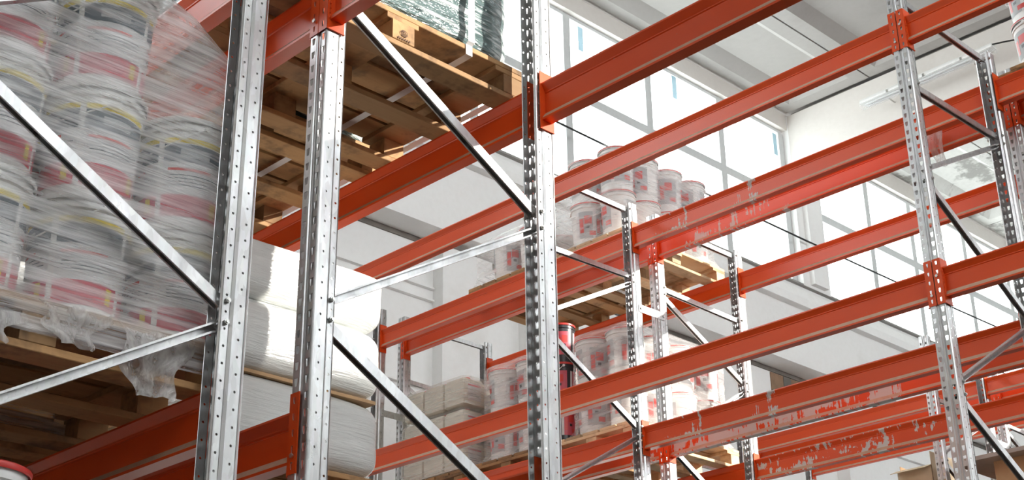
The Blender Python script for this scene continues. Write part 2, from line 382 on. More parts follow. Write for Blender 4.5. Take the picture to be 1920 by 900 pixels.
# spacers between back-to-back racks
SP = MB().box(-.002, .002, .0, .20, -.03, .03).cyl((-.002, .015, 0), (.007, .015, 0), .008, 6).cyl((-.002, .185, 0), (.007, .185, 0), .008, 6)
def spacer(u, va, vb, z, label):
    L_ = vb-va; mb = MB().box(.0455, .0495, -.036, L_+.036, -.028, .028)
    for y in (-.02, L_+.02): mb.cyl((.0495, y, 0), (.058, y, 0), .009, 6)
    o = ob('rack_spacer', mb.mesh('rack_spacer', [STEEL]), None, (u, va, z)); tag(o, label, 'rack spacer')
    e = MB().box(.0435, .0455, -.036, -.02, -.02, .02).box(.0435, .0455, L_+.02, L_+.036, -.02, .02)
    p = ob('spacer_shim', e.mesh('spacer_shim', [STEEL]), o)
spacer(UF[1], 7.08, 7.282, 3.58+CZ, 'flat steel spacer joining two uprights right of the picture centre')
spacer(UF[0], 7.08, 7.282, 3.47+CZ, 'flat steel spacer left of the wrapped canisters')
spacer(UF[1], 12.07, 12.28, 3.58+CZ, 'bright flat steel spacer between distant uprights at lower right')
# beams
Z12 = (1.225+CZ, 2.668+CZ); Z3 = (2.722+CZ, 4.188+CZ)
def B(*a, **k): return rack_beam(*a, **k)
lv = ['lower', 'upper']
for i, z in enumerate(Z12):
    B(-5.98, -3.18, R1['v'], z, False, f'{lv[i]} front beam of the left foreground bucket rack')
    B(-5.98, -3.18, R1['v']+R1['d'], z, True, ['dark red lower back beam below the big wrapped paint buckets', 'orange back beam at the upper left above the slack film'][i])
    B(-5.98, -3.181, R2['v'], z, False, ['dark red lower beam hooked on the second foreground upright from left', 'orange upper beam ending at the top of the second upright from left'][i])
    B(-5.98, -3.181, R2['v']+R2['d'], z, True, ['lower back beam behind the white wrapped load', 'orange beam carrying the strapped pallet, left of the central upright'][i])
B(-3.181, -.39, R2['v'], Z12[1], False, 'orange beam stub running up out of frame from the second upright')
B(-3.181, -.39, R2['v']+R2['d'], Z12[1], True, 'large orange beam rising right from the central upright across the window')
bay = ['left', 'centre', 'right']
for j in range(3):
    u0, u1 = UF[j], UF[j+1]
    for i, z in enumerate(Z3):
        st = {(1, 0, 1): 'light', (1, 0, 3): 'light'}
        B(u0, u1, R3['v'], z, False, f'{lv[i]} aisle-side beam of the empty middle rack, {bay[j]} bay')
        B(u0, u1, R3['v']+R3['d'], z, True, f'{lv[i]} rear beam of the empty middle rack, {bay[j]} bay' + (', with thin white paint drips' if (j == 1) else ''), style='light' if j == 1 else 'plain')
        s4 = ('heavy' if i == 0 else 'drips') if j == 1 else ('corner' if (j == 0 and i == 0) else 'plain')
        B(u0, u1, R4['v'], z, False, f'{lv[i]} front beam of the bucket rack, {bay[j]} bay' + (', streaked with spilled white paint' if s4 != 'plain' else ''), style=s4)
        s5 = 'splash' if (j == 1 and i == 0) else 'plain'
        B(u0, u1, R4['v']+R4['d'], z, True, f'{lv[i]} rear beam of the bucket rack, {bay[j]} bay' + (', blotched with white paint splashes' if s5 != 'plain' else ''), style=s5)
for j in range(2):
    u0, u1 = UF[j], UF[j+1]
    for i, z in enumerate(Z3):
        for nm, r in (('fifth', R5), ('rearmost', R6)):
            B(u0, u1, r['v'], z, False, f'distant {lv[i]} front beam of the {nm} rack row, {bay[j]} bay')
            B(u0, u1, r['v']+r['d'], z, True, f'distant {lv[i]} rear beam of the {nm} rack row, {bay[j]} bay')

# ------------------------------------------------------------------ pallets
PM = {}
def pallet(u1, v0, z, label, pale=False, jitter=True):
    """EUR pallet, long side along v; u1 = right-hand edge, v0 = near edge, z = underside"""
    t = thing('wooden_pallet', label, 'pallet', (u1-.4, v0+.6, z))
    W = WOODP if pale else WOOD
    def m(name, sx, sy, sz):
        k = (name, pale)
        if k not in PM:
            b = .002; mb = MB(); x, y, zz = sx/2, sy/2, sz
            vs = []
            for zc, ins in ((0, b), (b, 0), (zz-b, 0), (zz, b)):
                vs += [(-x+ins, -y+ins, zc), (x-ins, -y+ins, zc), (x-ins, y-ins, zc), (-x+ins, y-ins, zc)]
            fs = [(3, 2, 1, 0), (12, 13, 14, 15)]
            for q in range(3):
                for r in range(4): fs.append((q*4+r, q*4+(r+1) % 4, q*4+4+(r+1) % 4, q*4+4+r))
            PM[k] = mb.add(vs, fs).mesh(name, [W])
        return PM[k]
    rj = lambda a: random.uniform(-a, a)
    for x in (-.35, 0, .35): ob('bottom_board', m('bottom_board', .1 if x else .145, 1.2, .022), t, (x, 0, 0), rj(.004))
    for x in (-.35, 0, .35):
        for y in (-.55, 0, .55): ob('block', m('block', .1, .1, .078), t, (x+rj(.004), y*.991+(0 if y == 0 else 0), .022), rj(.02))
    for y in (-.5275, 0, .5275): ob('stringer_board', m('stringer_board', .8, .145, .022), t, (0, y, .100), rj(.002))
    for x in (-.3275, -.165, 0, .165, .3275): ob('deck_board', m('deck_board', .145 if abs(x) != .165 else .1, 1.2, .022), t, (x, 0, .122), rj(.002))
    return t
pallet(-3.30, 2.13, Z12[1], 'wooden pallet with stamped block under the dark strapped load, nearest the frame')
pallet(-4.16, 2.14, Z12[1], 'wooden pallet seen from below, second along the upper foreground beams')
pallet(-5.02, 2.13, Z12[1], 'wooden pallet seen from below, third along the upper foreground beams')
pallet(-3.25, .91, Z12[0], 'wooden pallet wrapped in torn film under the big paint buckets')
pallet(-4.12, .95, Z12[0], 'dim wooden pallet behind the one under the big paint buckets')
pallet(-4.98, .93, Z12[0], 'third dim wooden pallet on the lower left rack level')
pallet(-4.10, 2.17, Z12[0], 'wooden pallet beneath the tall white wrapped load')
pallet(-4.98, 2.17, Z12[0], 'wooden pallet behind the tall white wrapped load')
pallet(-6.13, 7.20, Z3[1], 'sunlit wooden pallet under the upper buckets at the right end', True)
pallet(-7.0, 7.20, Z3[1], 'wooden pallet under the upper buckets left of the central upright')
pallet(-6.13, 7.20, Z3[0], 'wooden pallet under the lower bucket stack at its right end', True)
pallet(-7.0, 7.20, Z3[0], 'wooden pallet under the lower buckets left of the central upright')
pallet(-7.87, 7.20, Z3[0], 'wooden pallet under the wrapped cream canisters')
pallet(-5.0+.25, 10.95, Z3[0], 'wooden pallet under the dusty board at lower right')
pallet(-6.0, 10.95, Z3[0], 'wooden pallet under the open cardboard boxes at bottom right')
pallet(-2.27, 7.2, Z3[1], 'wooden pallet end at right edge below the white bucket')

# burned emblem on the block end of the first pallet
mk = MB()
def ring(mb, cy, cz, r, t, x, n=20):
    vs = [(x, cy+rr*math.cos(2*PI*i/n), cz+rr*math.sin(2*PI*i/n)*.8) for rr in (r, r-t) for i in range(n)]
    mb.add(vs, [(i, (i+1) % n, n+(i+1) % n, n+i) for i in range(n)])
ring(mk, 0, .054, .017, .003, 0)
mk.box(0, .0006, -.009, -.006, .044, .064).box(0, .0006, -.006, .004, .060, .064).box(0, .0006, -.006, .003, .052, .055).box(0, .0006, .004, .007, .046, .060).box(0, .0006, -.006, .008, .044, .047)
for i in range(6): mk.box(0, .0006, -.028+i*.010, -.022+i*.010, .026, .034)
pal0 = [o for o in bpy.data.objects if o.name == 'wooden_pallet'][0]
e = ob('burned_mark', mk.mesh('burned_mark', [simple('burned_wood', (.10, .05, .03), .8)]), pal0, (.4015+.006, 0, 0))

# ------------------------------------------------------------------ buckets
def bucket_meshes(r, h, style):
    rb = r*.86; z1 = h*.86
    body = MB().lathe([(0, .004), (rb*.9, .004), (rb, 0), (rb+(r*.95-rb)*.5, z1*.5), (r*.95, z1), (r*1.0, z1+.004), (r*1.0, h*.90), (r*.955, h*.905), (r*.96, h*.955)], 28).mesh('bucket_body', [WHITEP if style != 'dark' else BLACKP], True)
    lidm = {'label': WHITEP, 'red': WHITEP, 'dark': REDP, 'redrim': REDP}[style]
    lid = MB().lathe([(r*1.015, h*.945), (r*1.025, h*.955), (r*1.025, h*.99), (r*.99, h), (r*.93, h), (r*.92, h*.985), (0, h*.985)], 28).mesh('lid', [lidm], True)
    band = MB().lathe([(r*1.028, h*.958), (r*1.030, h*.965), (r*1.030, h*.980), (r*1.028, h*.986)], 28).mesh('tamper_band', [REDP], True)
    # wrapped label as curved sheets of flat colour
    mats = [LWHITE, NAVY, YEL, LPINK, LGREY, REDP, BLACKP]
    mb = MB()
    def patch(a0, a1, z0, z1_, mi, off=.0008, n=8):
        vs = []; fs = []
        for k in range(n+1):
            a = a0+(a1-a0)*k/n
            for z in (z0, z1_):
                rr = rb+(r*.95-rb)*(z/z1)+off; vs.append((rr*math.cos(a), rr*math.sin(a), z))
        for k in range(n): fs.append((2*k, 2*k+2, 2*k+3, 2*k+1))
        mb.add(vs, fs, mi)
    if style == 'label':
        for a in (-.15, PI-.15, -PI/2-.15, PI/2-.15):
            w_ = .72
            patch(a-w_, a+w_, .03, h*.80, 0)
            patch(a-w_, a+w_, h*.755, h*.80, 2, .0012); patch(a-w_, a+w_, h*.58, h*.745, 1, .0012)
            patch(a-w_*.5, a+w_*.4, h*.62, h*.70, 4, .0016)
            patch(a-w_, a+w_, .03, h*.28, 3, .0012); patch(a+w_*.6, a+w_*.8, .045, h*.26, 2, .0016, 2)
            patch(a-w_*.85, a+w_*.5, h*.50, h*.522, 5, .0014); patch(a-w_*.8, a+w_*.9, h*.455, h*.462, 1, .0014); patch(a-w_*.8, a+w_*.7, h*.425, h*.432, 1, .0014)
            patch(a-w_*.8, a+w_*.85, h*.395, h*.402, 1, .0014); patch(a-w_*.8, a+w_*.4, h*.365, h*.372, 1, .0014)
    else:
        for a in (-.3, PI-.3, -PI/2+.2, PI/2-.3):
            patch(a-.55, a+.55, h*.18, h*.78, 4 if style == 'red' else 3)
            patch(a-.75, a-.55, h*.18, h*.78, 0, .001, 3)
            patch(a-.2, a+.25, h*.5, h*.68, 5, .0014, 4); patch(a-.5, a-.25, h*.3, h*.62, 5, .0014, 3); patch(a+.1, a+.5, h*.24, h*.34, 5, .0014, 3)
            patch(a-.1, a+.1, h*.4, h*.46, 6, .0018, 3)
    label = mb.mesh('label', mats, True, False)
    hp = [(0, 0, 0)]
    pts = []
    for k in range(13):
        a = PI*k/12; pts.append((r*1.03*math.cos(a), -r*.45*math.sin(a)-.0, h*.86-r*.9*math.sin(a)))
    rr = r*1.035
    pts = [(rr*math.cos(PI*k/12), -rr*math.sin(PI*k/12)-.002, h*.90-.10*math.sin(PI*k/12)) for k in range(13)]
    handle = MB().tube(pts, .0025, 5).cyl((r*.96, 0, h*.90), (r*1.05, 0, h*.90), .010, 8).cyl((-r*.96, 0, h*.90), (-r*1.05, 0, h*.90), .010, 8).mesh('handle', [WHITEP])
    return body, lid, band, label, handle
BK = {}
def bucket(x, y, z, r, h, style, label, group, rz=None, handle=True, light=False):
    k = (r, h, style)
    if k not in BK: BK[k] = bucket_meshes(r, h, style)
    b = BK[k]; t = thing('bucket', label, 'bucket', (x, y, z), random.uniform(0, 6.28) if rz is None else rz, group)
    ob('bucket_body', b[0], t); ob('lid', b[1], t)
    if style != 'label': ob('tamper_band', b[2], t)
    ob('bucket_label', b[3], t)
    if handle: ob('handle', b[4], t)
    return t
ordv = ['first', 'second', 'third', 'fourth']; lay = ['bottom', 'second', 'third']
# left foreground load
zb = Z12[0]+.1445; vs4 = [1.06, 1.365, 1.67, 1.975]
for l in range(3):
    for k, v in enumerate(vs4):
        if l == 2 and k == 3: continue
        for d, uu in enumerate((-3.415, -3.73)):
            if d == 1 and l < 1 and k < 3: continue
            bucket(uu, v, zb+l*.352, .146, .350, 'label',
                   f'big white paint bucket, yellow striped label, {lay[l]} layer, {ordv[3-k]} from the upright, ' + ('front' if d == 0 else 'back') + ' column',
                   'paint buckets in the left foreground load', rz=0.15+random.uniform(-.25, .25))
# row 4 loads
def stack(u1, nu, layers, z, name, grp, skip=()):
    nv = 4
    for l in range(layers):
        for j in range(nv):
            for i in range(nu):
                if i > 0 and j > 1 and l < layers-1: continue
                if (l, j, i) in skip: continue
                bucket(u1-.16-i*.305, 7.365+j*.29, z+.1445+l*.366, .139, .364, 'red',
                       f'{["lower","upper","top"][l]} white bucket, {ordv[j]} from aisle, {["outer","second","third"][i]} column, {name}', grp, handle=(i == 0 or j == 0))
stack(-6.15, 2, 2, Z3[1], 'upper wrapped stack right of the central upright', 'buckets on the upper shelf of the bucket rack')
stack(-7.02, 2, 1, Z3[1], 'upper wrapped stack left of the central upright', 'buckets on the upper shelf of the bucket rack')
stack(-6.15, 2, 2, Z3[0], 'lower wrapped stack right of the central upright', 'buckets on the lower shelf of the bucket rack')
stack(-7.08, 2, 2, Z3[0], 'lower wrapped stack left of the central upright', 'buckets on the lower shelf of the bucket rack')
for k, zz in enumerate((0, .31, .62)):
    bucket(-6.905, 7.33, Z3[0]+.1445+zz, .105, .305, 'dark', f'small black bucket with red lid, {["lowest","middle","topmost"][k]} of the dark ones between the white stacks', 'black buckets between stacks', handle=True)
bucket(-2.93, 7.36, Z3[1]+.1445, .145, .30, 'red', 'white bucket at the top right picture edge, lower of the two', None)
bucket(-2.93, 7.36, Z3[1]+.1445+.301, .145, .30, 'red', 'white bucket at the top right picture edge, stacked upper one', None)
# column of buckets whose topmost lid peeks in at the bottom-left corner
pallet(-3.25, 1.0, 0.0, 'wooden pallet on the floor under the lower left bucket pile')
for k in range(7):
    bucket(-3.42, 1.46, .1445+k*.343, .145, .342, 'redrim' if k == 6 else 'red', ['white bucket with a red rimmed lid peeking in at the bottom left corner', 'bucket in the floor pile below the bottom left corner'][0 if k == 6 else 1] + ('' if k == 6 else f', {["lowest","second","third","fourth","fifth","sixth"][k]} from the floor'), 'floor bucket pile')

# ------------------------------------------------------------------ stretch film hulls
def hull2d(pts):
    pts = sorted(set((round(x, 4), round(y, 4)) for x, y in pts))
    def half(ps):
        h = []
        for p in ps:
            while len(h) > 1 and (h[-1][0]-h[-2][0])*(p[1]-h[-2][1])-(h[-1][1]-h[-2][1])*(p[0]-h[-2][0]) <= 0: h.pop()
            h.append(p)
        return h
    a = half(pts); b = half(pts[::-1]); return a[:-1]+b[:-1]
def resample(poly, n, start):
    P = poly+[poly[0]]; s = [0]
    for a, b in zip(P[:-1], P[1:]): s.append(s[-1]+math.dist(a, b))
    k0 = max(range(len(poly)), key=lambda i: poly[i][0]*start[0]+poly[i][1]*start[1]); off = s[k0]; out = []
    for i in range(n):
        t = (off+s[-1]*i/n) % s[-1]; k = max(j for j in range(len(s)-1) if s[j] <= t+1e-9)
        u_ = (t-s[k])/max(1e-9, s[k+1]-s[k]); out.append((P[k][0]+(P[k+1][0]-P[k][0])*u_, P[k][1]+(P[k+1][1]-P[k][1])*u_))
    return out
def circ(x, y, r, n=14): return [(x+r*math.cos(2*PI*i/n), y+r*math.sin(2*PI*i/n)) for i in range(n)]
from mathutils import noise as mn
def wrap(rings, name, label, m, n=120, sub=.03, amp=.006, cat='stretch film', cap=True, rf=7, pinch=None, part=None):
    """rings: [(z, hull polygon)]; skin interpolated between them with creases"""
    R_ = [(z, resample(p, n, (1, -1))) for z, p in rings]; vs = []; nr = 0; cx = sum(p[0] for p in R_[0][1])/n; cy = sum(p[1] for p in R_[0][1])/n
    for (z0, a), (z1, b) in zip(R_[:-1], R_[1:]):
        k = max(1, int(abs(z1-z0)/sub)+ (1 if abs(z1-z0) < sub else 0)); k = max(k, 2)
        for q in range(k + (1 if (z1, b) == R_[-1] else 0)):
            t = q/k; z = z0+(z1-z0)*t
            for i in range(n):
                x = a[i][0]+(b[i][0]-a[i][0])*t; y = a[i][1]+(b[i][1]-a[i][1])*t
                d = mn.noise(Vector((x*rf, y*rf, z*rf*2.6)))*amp+mn.noise(Vector((x*3, y*3, z*22)))*amp*.8
                dx, dy = x-cx, y-cy; l = math.hypot(dx, dy) or 1
                if pinch: d -= pinch(z)
                vs.append((x+dx/l*d, y+dy/l*d, z+mn.noise(Vector((x*4, y*4, z*9)))*amp))
            nr += 1
    fs = [(k*n+i, k*n+(i+1) % n, (k+1)*n+(i+1) % n, (k+1)*n+i) for k in range(nr-1) for i in range(n)]
    if cap: fs.append(tuple(range((nr-1)*n, nr*n)))
    me = MB().add(vs, fs).mesh(name, [m], False); me.polygons.foreach_set('use_smooth', [True]*len(me.polygons))
    o = ob(name, me, part)
    return tag(o, label, cat) if not part else o
# left foreground bucket load
full = hull2d([p for v in vs4 for u_ in (-3.415, -3.73) for p in circ(u_, v, .158)])
full_low = hull2d([(-3.24, .89), (-3.24, 2.12), (-4.04, 2.12), (-4.04, .89)])
topc = hull2d([p for v in vs4[:3] for u_ in (-3.415, -3.73) for p in circ(u_, v, .156)])
mid = hull2d([p for v in (1.06, 1.82) for u_ in (-3.42, -3.73) for p in circ(u_, v, .16)]+[(-3.4, 2.09), (-3.7, 2.09)])
tp2 = hull2d([p for v in (1.06, 1.58) for u_ in (-3.44, -3.73) for p in circ(u_, v, .13)])
tp3 = hull2d([p for v in (1.12, 1.32) for u_ in (-3.5, -3.7) for p in circ(u_, v, .1)])
wrap([(zb-.10, full_low), (zb-.01, full_low), (zb+.06, full), (zb+.72, full), (2.28+CZ, hull2d(full)), (2.40+CZ, mid), (2.54+CZ, tp2), (2.66+CZ, tp3)],
     'stretch_film', 'clear creased stretch film tented over the big paint buckets at left', FILM_BIG, 170, .02, .005, rf=5)
# row-4 film
def box_hull(u1, u0, v0, v1, r=.12):
    return hull2d([p for x in (u1-r, u0+r) for y in (v0+r, v1-r) for p in circ(x, y, r)])
def film_stack(u1, u0, z, zt, label, v0=7.205, v1=8.395, top=None):
    a = box_hull(u1, u0, v0, v1, .15); b = box_hull(u1-.03, u0+.03, v0+.03, v1-.03, .1)
    wrap([(z+.135, box_hull(u1, u0, v0, v1, .02)), (z+.2, a), (zt-.02, a), (zt+.02, top or b), (zt+.05, box_hull(u1-.12, u0+.12, v0+.15, v1-.15, .1))], 'stretch_film', label, FILM_FAR, 110, .035, .008, rf=5)
film_stack(-6.135, -6.95, Z3[1], Z3[1]+.885, 'clear film around the upper bucket stack against the window')
film_stack(-7.0, -7.8, Z3[1], Z3[1]+.52, 'clear film around the low upper bucket stack left of the central upright')
film_stack(-6.135, -6.77, Z3[0], Z3[0]+.885, 'clear film around the lower bucket stack right of the central upright')
film_stack(-7.06, -7.72, Z3[0], Z3[0]+.885, 'clear film around the lower bucket stack left of the central upright')

# ------------------------------------------------------------------ wrapped canisters
def canister(x, y, z, label):
    t = thing('canister', label, 'canister', (x, y, z), 0, 'cream canisters in film')
    if 'can' not in PM:
        mb = MB(); w_, d_, h = .118, .118, .235
        rings = [(.88, 0), (1, .012), (1, h*.86), (.9, h*.96), (.45, h)]
        for s_, zz in rings:
            for cx_, cy_ in ((1, -1), (1, 1), (-1, 1), (-1, -1)):
                for a in range(3):
                    an = math.atan2(cy_, cx_)+(a-1)*PI/4; rr = .025
                    mb.v.append(((cx_*(w_-rr)+rr*math.cos(an))*s_, (cy_*(d_-rr)+rr*math.sin(an))*s_, zz))
        n = 12
        for k in range(4):
            for i in range(n): mb.f.append((k*n+i, k*n+(i+1) % n, (k+1)*n+(i+1) % n, (k+1)*n+i)); mb.m.append(0)
        mb.f += [tuple(range(n))[::-1], tuple(range(4*n, 5*n))]; mb.m += [0, 0]
        PM['can'] = mb.mesh('canister_body', [CREAM], True)
        PM['cap'] = MB().lathe([(.026, 0), (.026, .022), (.022, .026), (0, .026)], 14).mesh('cap', [REDP], True)
        lb = MB().box(.1185, .1192, -.07, .07, .05, .19).box(.1192, .1198, -.07, .07, .165, .178, 1).box(.1192, .1198, -.05, .02, .10, .104, 2).box(.1192, .1198, -.05, .05, .085, .089, 2)
        PM['clb'] = lb.mesh('canister_label', [LWHITE, LPINK, NAVY])
    ob('canister_body', PM['can'], t); ob('cap', PM['cap'], t, (.03, 0, .2345)); ob('canister_label', PM['clb'], t)
    return t
for l in range(3):
    for i in range(3):
        for j in range(3):
            if i and j == 2 and l < 2: continue
            canister(-7.99-i*.245, 7.33+j*.245, Z3[0]+.1445+l*.262, f'cream canister with red cap, {["bottom","middle","top"][l]} layer, {ordv[j]} from aisle, {["right end","centre","left end"][i]} of the wrapped cube')
for l in range(3):
    z0 = Z3[0]+.150+l*.262
    a = box_hull(-7.845, -8.63, 7.195, 7.96, .04)
    wrap([(z0, a), (z0+.19, a), (z0+.235, box_hull(-7.86, -8.615, 7.21, 7.945, .06)), (z0+.256, box_hull(-7.9, -8.57, 7.25, 7.9, .06))], 'stretch_film', f'cream tinted film around the {["bottom","middle","top"][l]} layer of canisters', FILM_CREAM, 90, .03, .002)

# ------------------------------------------------------------------ white wrapped load
t = thing('wrapped_load', 'tall white film-wrapped load behind the second upright, in three bulging tiers', 'wrapped load', (-4.5, 2.77, Z12[0]+.145))
def tier(z0, z1, par, cu, cv, slope=0, n=96, ins=0, m=FILM_WHITE, nm='film_wrapped_tier', hu=.395, hv=.575):
    vs = []; K = 18
    for k in range(K+1):
        t_ = k/K; z = z0+(z1-z0)*t_
        b = (1-abs(2*t_-1)**5)*.045-.04 - ins
        if slope and t_ > .72: b -= (t_-.72)*slope
        for i in range(n):
            a = 2*PI*i/n; c, s_ = math.cos(a), math.sin(a); e_ = .15
            x = (hu+b)*math.copysign(abs(c)**e_, c); y = (hv+b)*math.copysign(abs(s_)**e_, s_)
            d = mn.noise(Vector((x*5+z0*9, y*5, z*9)))*.012+mn.noise(Vector((x*2, y*2, z*30+3)))*.004
            vs.append((cu+x*(1+d), cv+y*(1+d*.6), z+mn.noise(Vector((x*3, y*3, z0)))*.02*(1 if k == K else .3)))
    fs = [(k*n+i, k*n+(i+1) % n, (k+1)*n+(i+1) % n, (k+1)*n+i) for k in range(K) for i in range(n)]
    fs += [tuple(range(n))[::-1], tuple(range(K*n, (K+1)*n))]
    me = MB().add(vs, fs).mesh(nm, [m]); me.polygons.foreach_set('use_smooth', [True]*len(me.polygons)); return ob(nm, me, par)
tier(.012, .30, t, 0, 0); tier(.325, .595, t, 0, 0); tier(.60, .90, t, 0, 0, slope=.55)
ob('cardboard_sheet', MB().box(-.37, .37, -.55, .55, .305, .318).mesh('cardboard_sheet', [CARD]), t)
for zt in (Z12[0]+.145+.01,):
    t2 = thing('wrapped_load', 'second white film-wrapped load, its top showing left behind the first', 'wrapped load', (-5.38, 2.77, Z12[0]+.145))
    tier(.012, .30, t2, 0, 0); tier(.31, .60, t2, 0, 0); tier(.61, .93, t2, 0, 0, slope=.5)
for k, uu in enumerate((-4.62, -5.48)):
    t3 = thing('wrapped_load', ['dim wrapped load directly behind the big paint buckets', 'dim wrapped load deepest in the left foreground rack'][k], 'wrapped load', (uu, 1.59, Z12[0]+.145))
    tier(.012, .36, t3, 0, 0); tier(.37, .72, t3, 0, 0, slope=.4)
# dark crumpled loads on top pallets
def dark_load(cu, label):
    t = thing('wrapped_load', label, 'wrapped load', (cu, 2.735, Z12[1]+.1445))
    n = 150; vs = []; K = 40; H = 1.15
    for k in range(K+1):
        z = H*k/K
        for i in range(n):
            a = 2*PI*i/n; c, s_ = math.cos(a), math.sin(a); e_ = .25
            b = -.012 - .02*max(0, 1-z/.10)**2
            hu, hv = .40+b, .595+b
            x = hu*math.copysign(abs(c)**e_, c); y = hv*math.copysign(abs(s_)**e_, s_)
            d = mn.noise(Vector((x*6, (y+z*.6)*2.2, z*10)))*.022+mn.noise(Vector((x*9+3, (y+z)*14, z*9)))*.010
            vs.append((x*(1+d), y*(1+d*.7), z+.003+(.02*max(0, mn.noise(Vector((x*8, y*8, 1)))) if k == 0 else 0)))
    fs = [(k*n+i, k*n+(i+1) % n, (k+1)*n+(i+1) % n, (k+1)*n+i) for k in range(K) for i in range(n)]+[tuple(range(n))[::-1], tuple(range(K*n, (K+1)*n))]
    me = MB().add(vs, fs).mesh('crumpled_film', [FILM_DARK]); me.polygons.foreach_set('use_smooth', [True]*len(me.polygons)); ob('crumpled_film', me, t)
    for l in range(3):
        for j in range(3):
            mb = MB(); vs = []
            for kk in range(9):
                tt = kk/8; zz = .02+l*.36+.33*tt; r_ = (1-abs(2*tt-1)**4)*.5+.5
                for i in range(20):
                    a = 2*PI*i/20; c, s_ = math.cos(a), math.sin(a)
                    vs.append((.355*r_**.12*math.copysign(abs(c)**.35, c), -.365+j*.365+.17*r_**.3*math.copysign(abs(s_)**.4, s_), zz))
            fs = [(k*20+i, k*20+(i+1) % 20, (k+1)*20+(i+1) % 20, (k+1)*20+i) for k in range(8) for i in range(20)]+[tuple(range(20))[::-1], tuple(range(160, 180))]
            ob('sack', mb.add(vs, fs).mesh('sack', [GREENB], True), t)
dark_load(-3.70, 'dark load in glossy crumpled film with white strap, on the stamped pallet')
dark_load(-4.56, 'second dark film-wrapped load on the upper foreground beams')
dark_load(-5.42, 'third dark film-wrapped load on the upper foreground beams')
# straps
def strap(v, label, du=0):
    zt = Z12[1]; w_ = .016; path = [(-3.283, zt+1.30), (-3.283, zt+.15), (-3.296, zt+.142), (-3.296, zt+.099), (-3.31, zt+.097), (-5.85, zt+.097), (-5.86, zt+.10), (-5.86, zt+1.30)]
    path.append(path[0]); mb = MB()
    for (x0, z0), (x1, z1) in zip(path[:-1], path[1:]):
        if abs(x0-x1) > 2 and z0 > zt+1: z0 = z1 = zt+1.31
        mb.add([(x0, v-w_, z0), (x0, v+w_, z0), (x1, v+w_, z1), (x1, v-w_, z1), (x0, v-w_, z0+.001), (x0, v+w_, z0+.001), (x1+.001, v+w_, z1+.001), (x1+.001, v-w_, z1+.001)], [(0, 1, 2, 3), (4, 5, 6, 7), (0, 3, 7, 4), (1, 2, 6, 5), (0, 1, 5, 4), (2, 3, 7, 6)])
    tag(ob('strap', mb.mesh('strap', [STRAP])), label, 'strap')
strap(3.045, 'flat white strap around the dark load, running under the pallet boards')
strap(3.352, 'second white strap, along the far edge of the upper foreground pallets')

# torn film tails hanging under the left pallet
def tail(pts, w0, label):
    mb = MB(); vs = []; n = len(pts); K = 9
    for k, (x, y, z) in enumerate(pts):
        for i in range(K):
            s_ = (i/(K-1)-.5)*w0*(1-.55*k/(n-1)); vs.append((x+.02*mn.noise(Vector((s_*30, z*12, 1))), y+s_, z+.02*mn.noise(Vector((s_*20, z*9, 5)))))
    fs = [(k*K+i, k*K+i+1, (k+1)*K+i+1, (k+1)*K+i) for k in range(n-1) for i in range(K-1)]
    me = MB().add(vs, fs).mesh('film_tail', [FILM_TAIL]); me.polygons.foreach_set('use_smooth', [True]*len(me.polygons)); tag(ob('film_tail', me), label, 'film scrap')
def hang(x, y, z0, z1, n=12, sw=.02): return [(x+.004*k/n, y+sw*math.sin(k*.7), z0+(z1-z0)*k/n) for k in range(n+1)]
tail(hang(-3.232, 2.045, 1.36+CZ, .86+CZ, 16, .012), .11, 'long ragged film tail hanging beside the leftmost upright')
tail(hang(-3.232, 1.83, 1.35+CZ, 1.17+CZ), .24, 'pointed torn film flap under the left pallet edge, before the dark beam')
tail(hang(-3.232, 1.59, 1.36+CZ, 1.25+CZ), .20, 'small torn film flap on the left pallet block')
tail(hang(-3.232, 1.36, 1.31+CZ, 1.22+CZ), .20, 'torn film corner at the left picture edge')
tail([(x, 7.285-.006, z) for x, z in ((-3.655, 4.15+CZ), (-3.65, 4.08+CZ), (-3.64, 4.0+CZ), (-3.60, 3.93+CZ))], .12, 'clear film scrap stuck on the beams beside the large right-hand upright')
bpy.data.objects['film_tail.004'].data.transform(Matrix.Translation((-3.64, 7.276, 0)) @ Matrix.Rotation(PI/2, 4, 'Z') @ Matrix.Translation((3.64, -7.279, 0)))

# ------------------------------------------------------------------ boxes at lower right
def open_box(x, y, z, sx, sy, sz, label, m, rz=0):
    t = thing('cardboard_box', label, 'cardboard box', (x, y, z), rz); th = .004
    b = MB().box(-sx/2, sx/2, -sy/2, sy/2, 0, th).box(-sx/2, -sx/2+th, -sy/2, sy/2, 0, sz).box(sx/2-th, sx/2, -sy/2, sy/2, 0, sz).box(-sx/2, sx/2, -sy/2, -sy/2+th, 0, sz).box(-sx/2, sx/2, sy/2-th, sy/2, 0, sz)
    ob('box_body', b.mesh('box_body', [m]), t)
    fl = MB().add([(-sx/2, -sy/2, sz), (sx/2, -sy/2, sz), (sx/2, -sy/2-.13, sz-.05), (-sx/2, -sy/2-.13, sz-.05), (-sx/2, -sy/2, sz+th), (sx/2, -sy/2, sz+th), (sx/2, -sy/2-.13, sz-.05+th), (-sx/2, -sy/2-.13, sz-.05+th)], [(0, 1, 2, 3), (4, 5, 6, 7), (0, 1, 5, 4), (2, 3, 7, 6), (1, 2, 6, 5), (0, 3, 7, 4)])
    ob('flap', fl.mesh('flap', [m]), t)
    f2 = MB().box(sx/2-th, sx/2, -sy/2, sy/2, sz, sz+.12); ob('flap', f2.mesh('flap', [m]), t)
    return t
zp = Z3[0]+.1445
open_box(-6.64, 11.40, zp, .36, .36, .33, 'open brown cardboard box with a flap hanging out at the bottom edge', CARD, .1)
open_box(-6.21, 11.32, zp, .34, .5, .36, 'pale cardboard box right of the open brown box', CARDW)
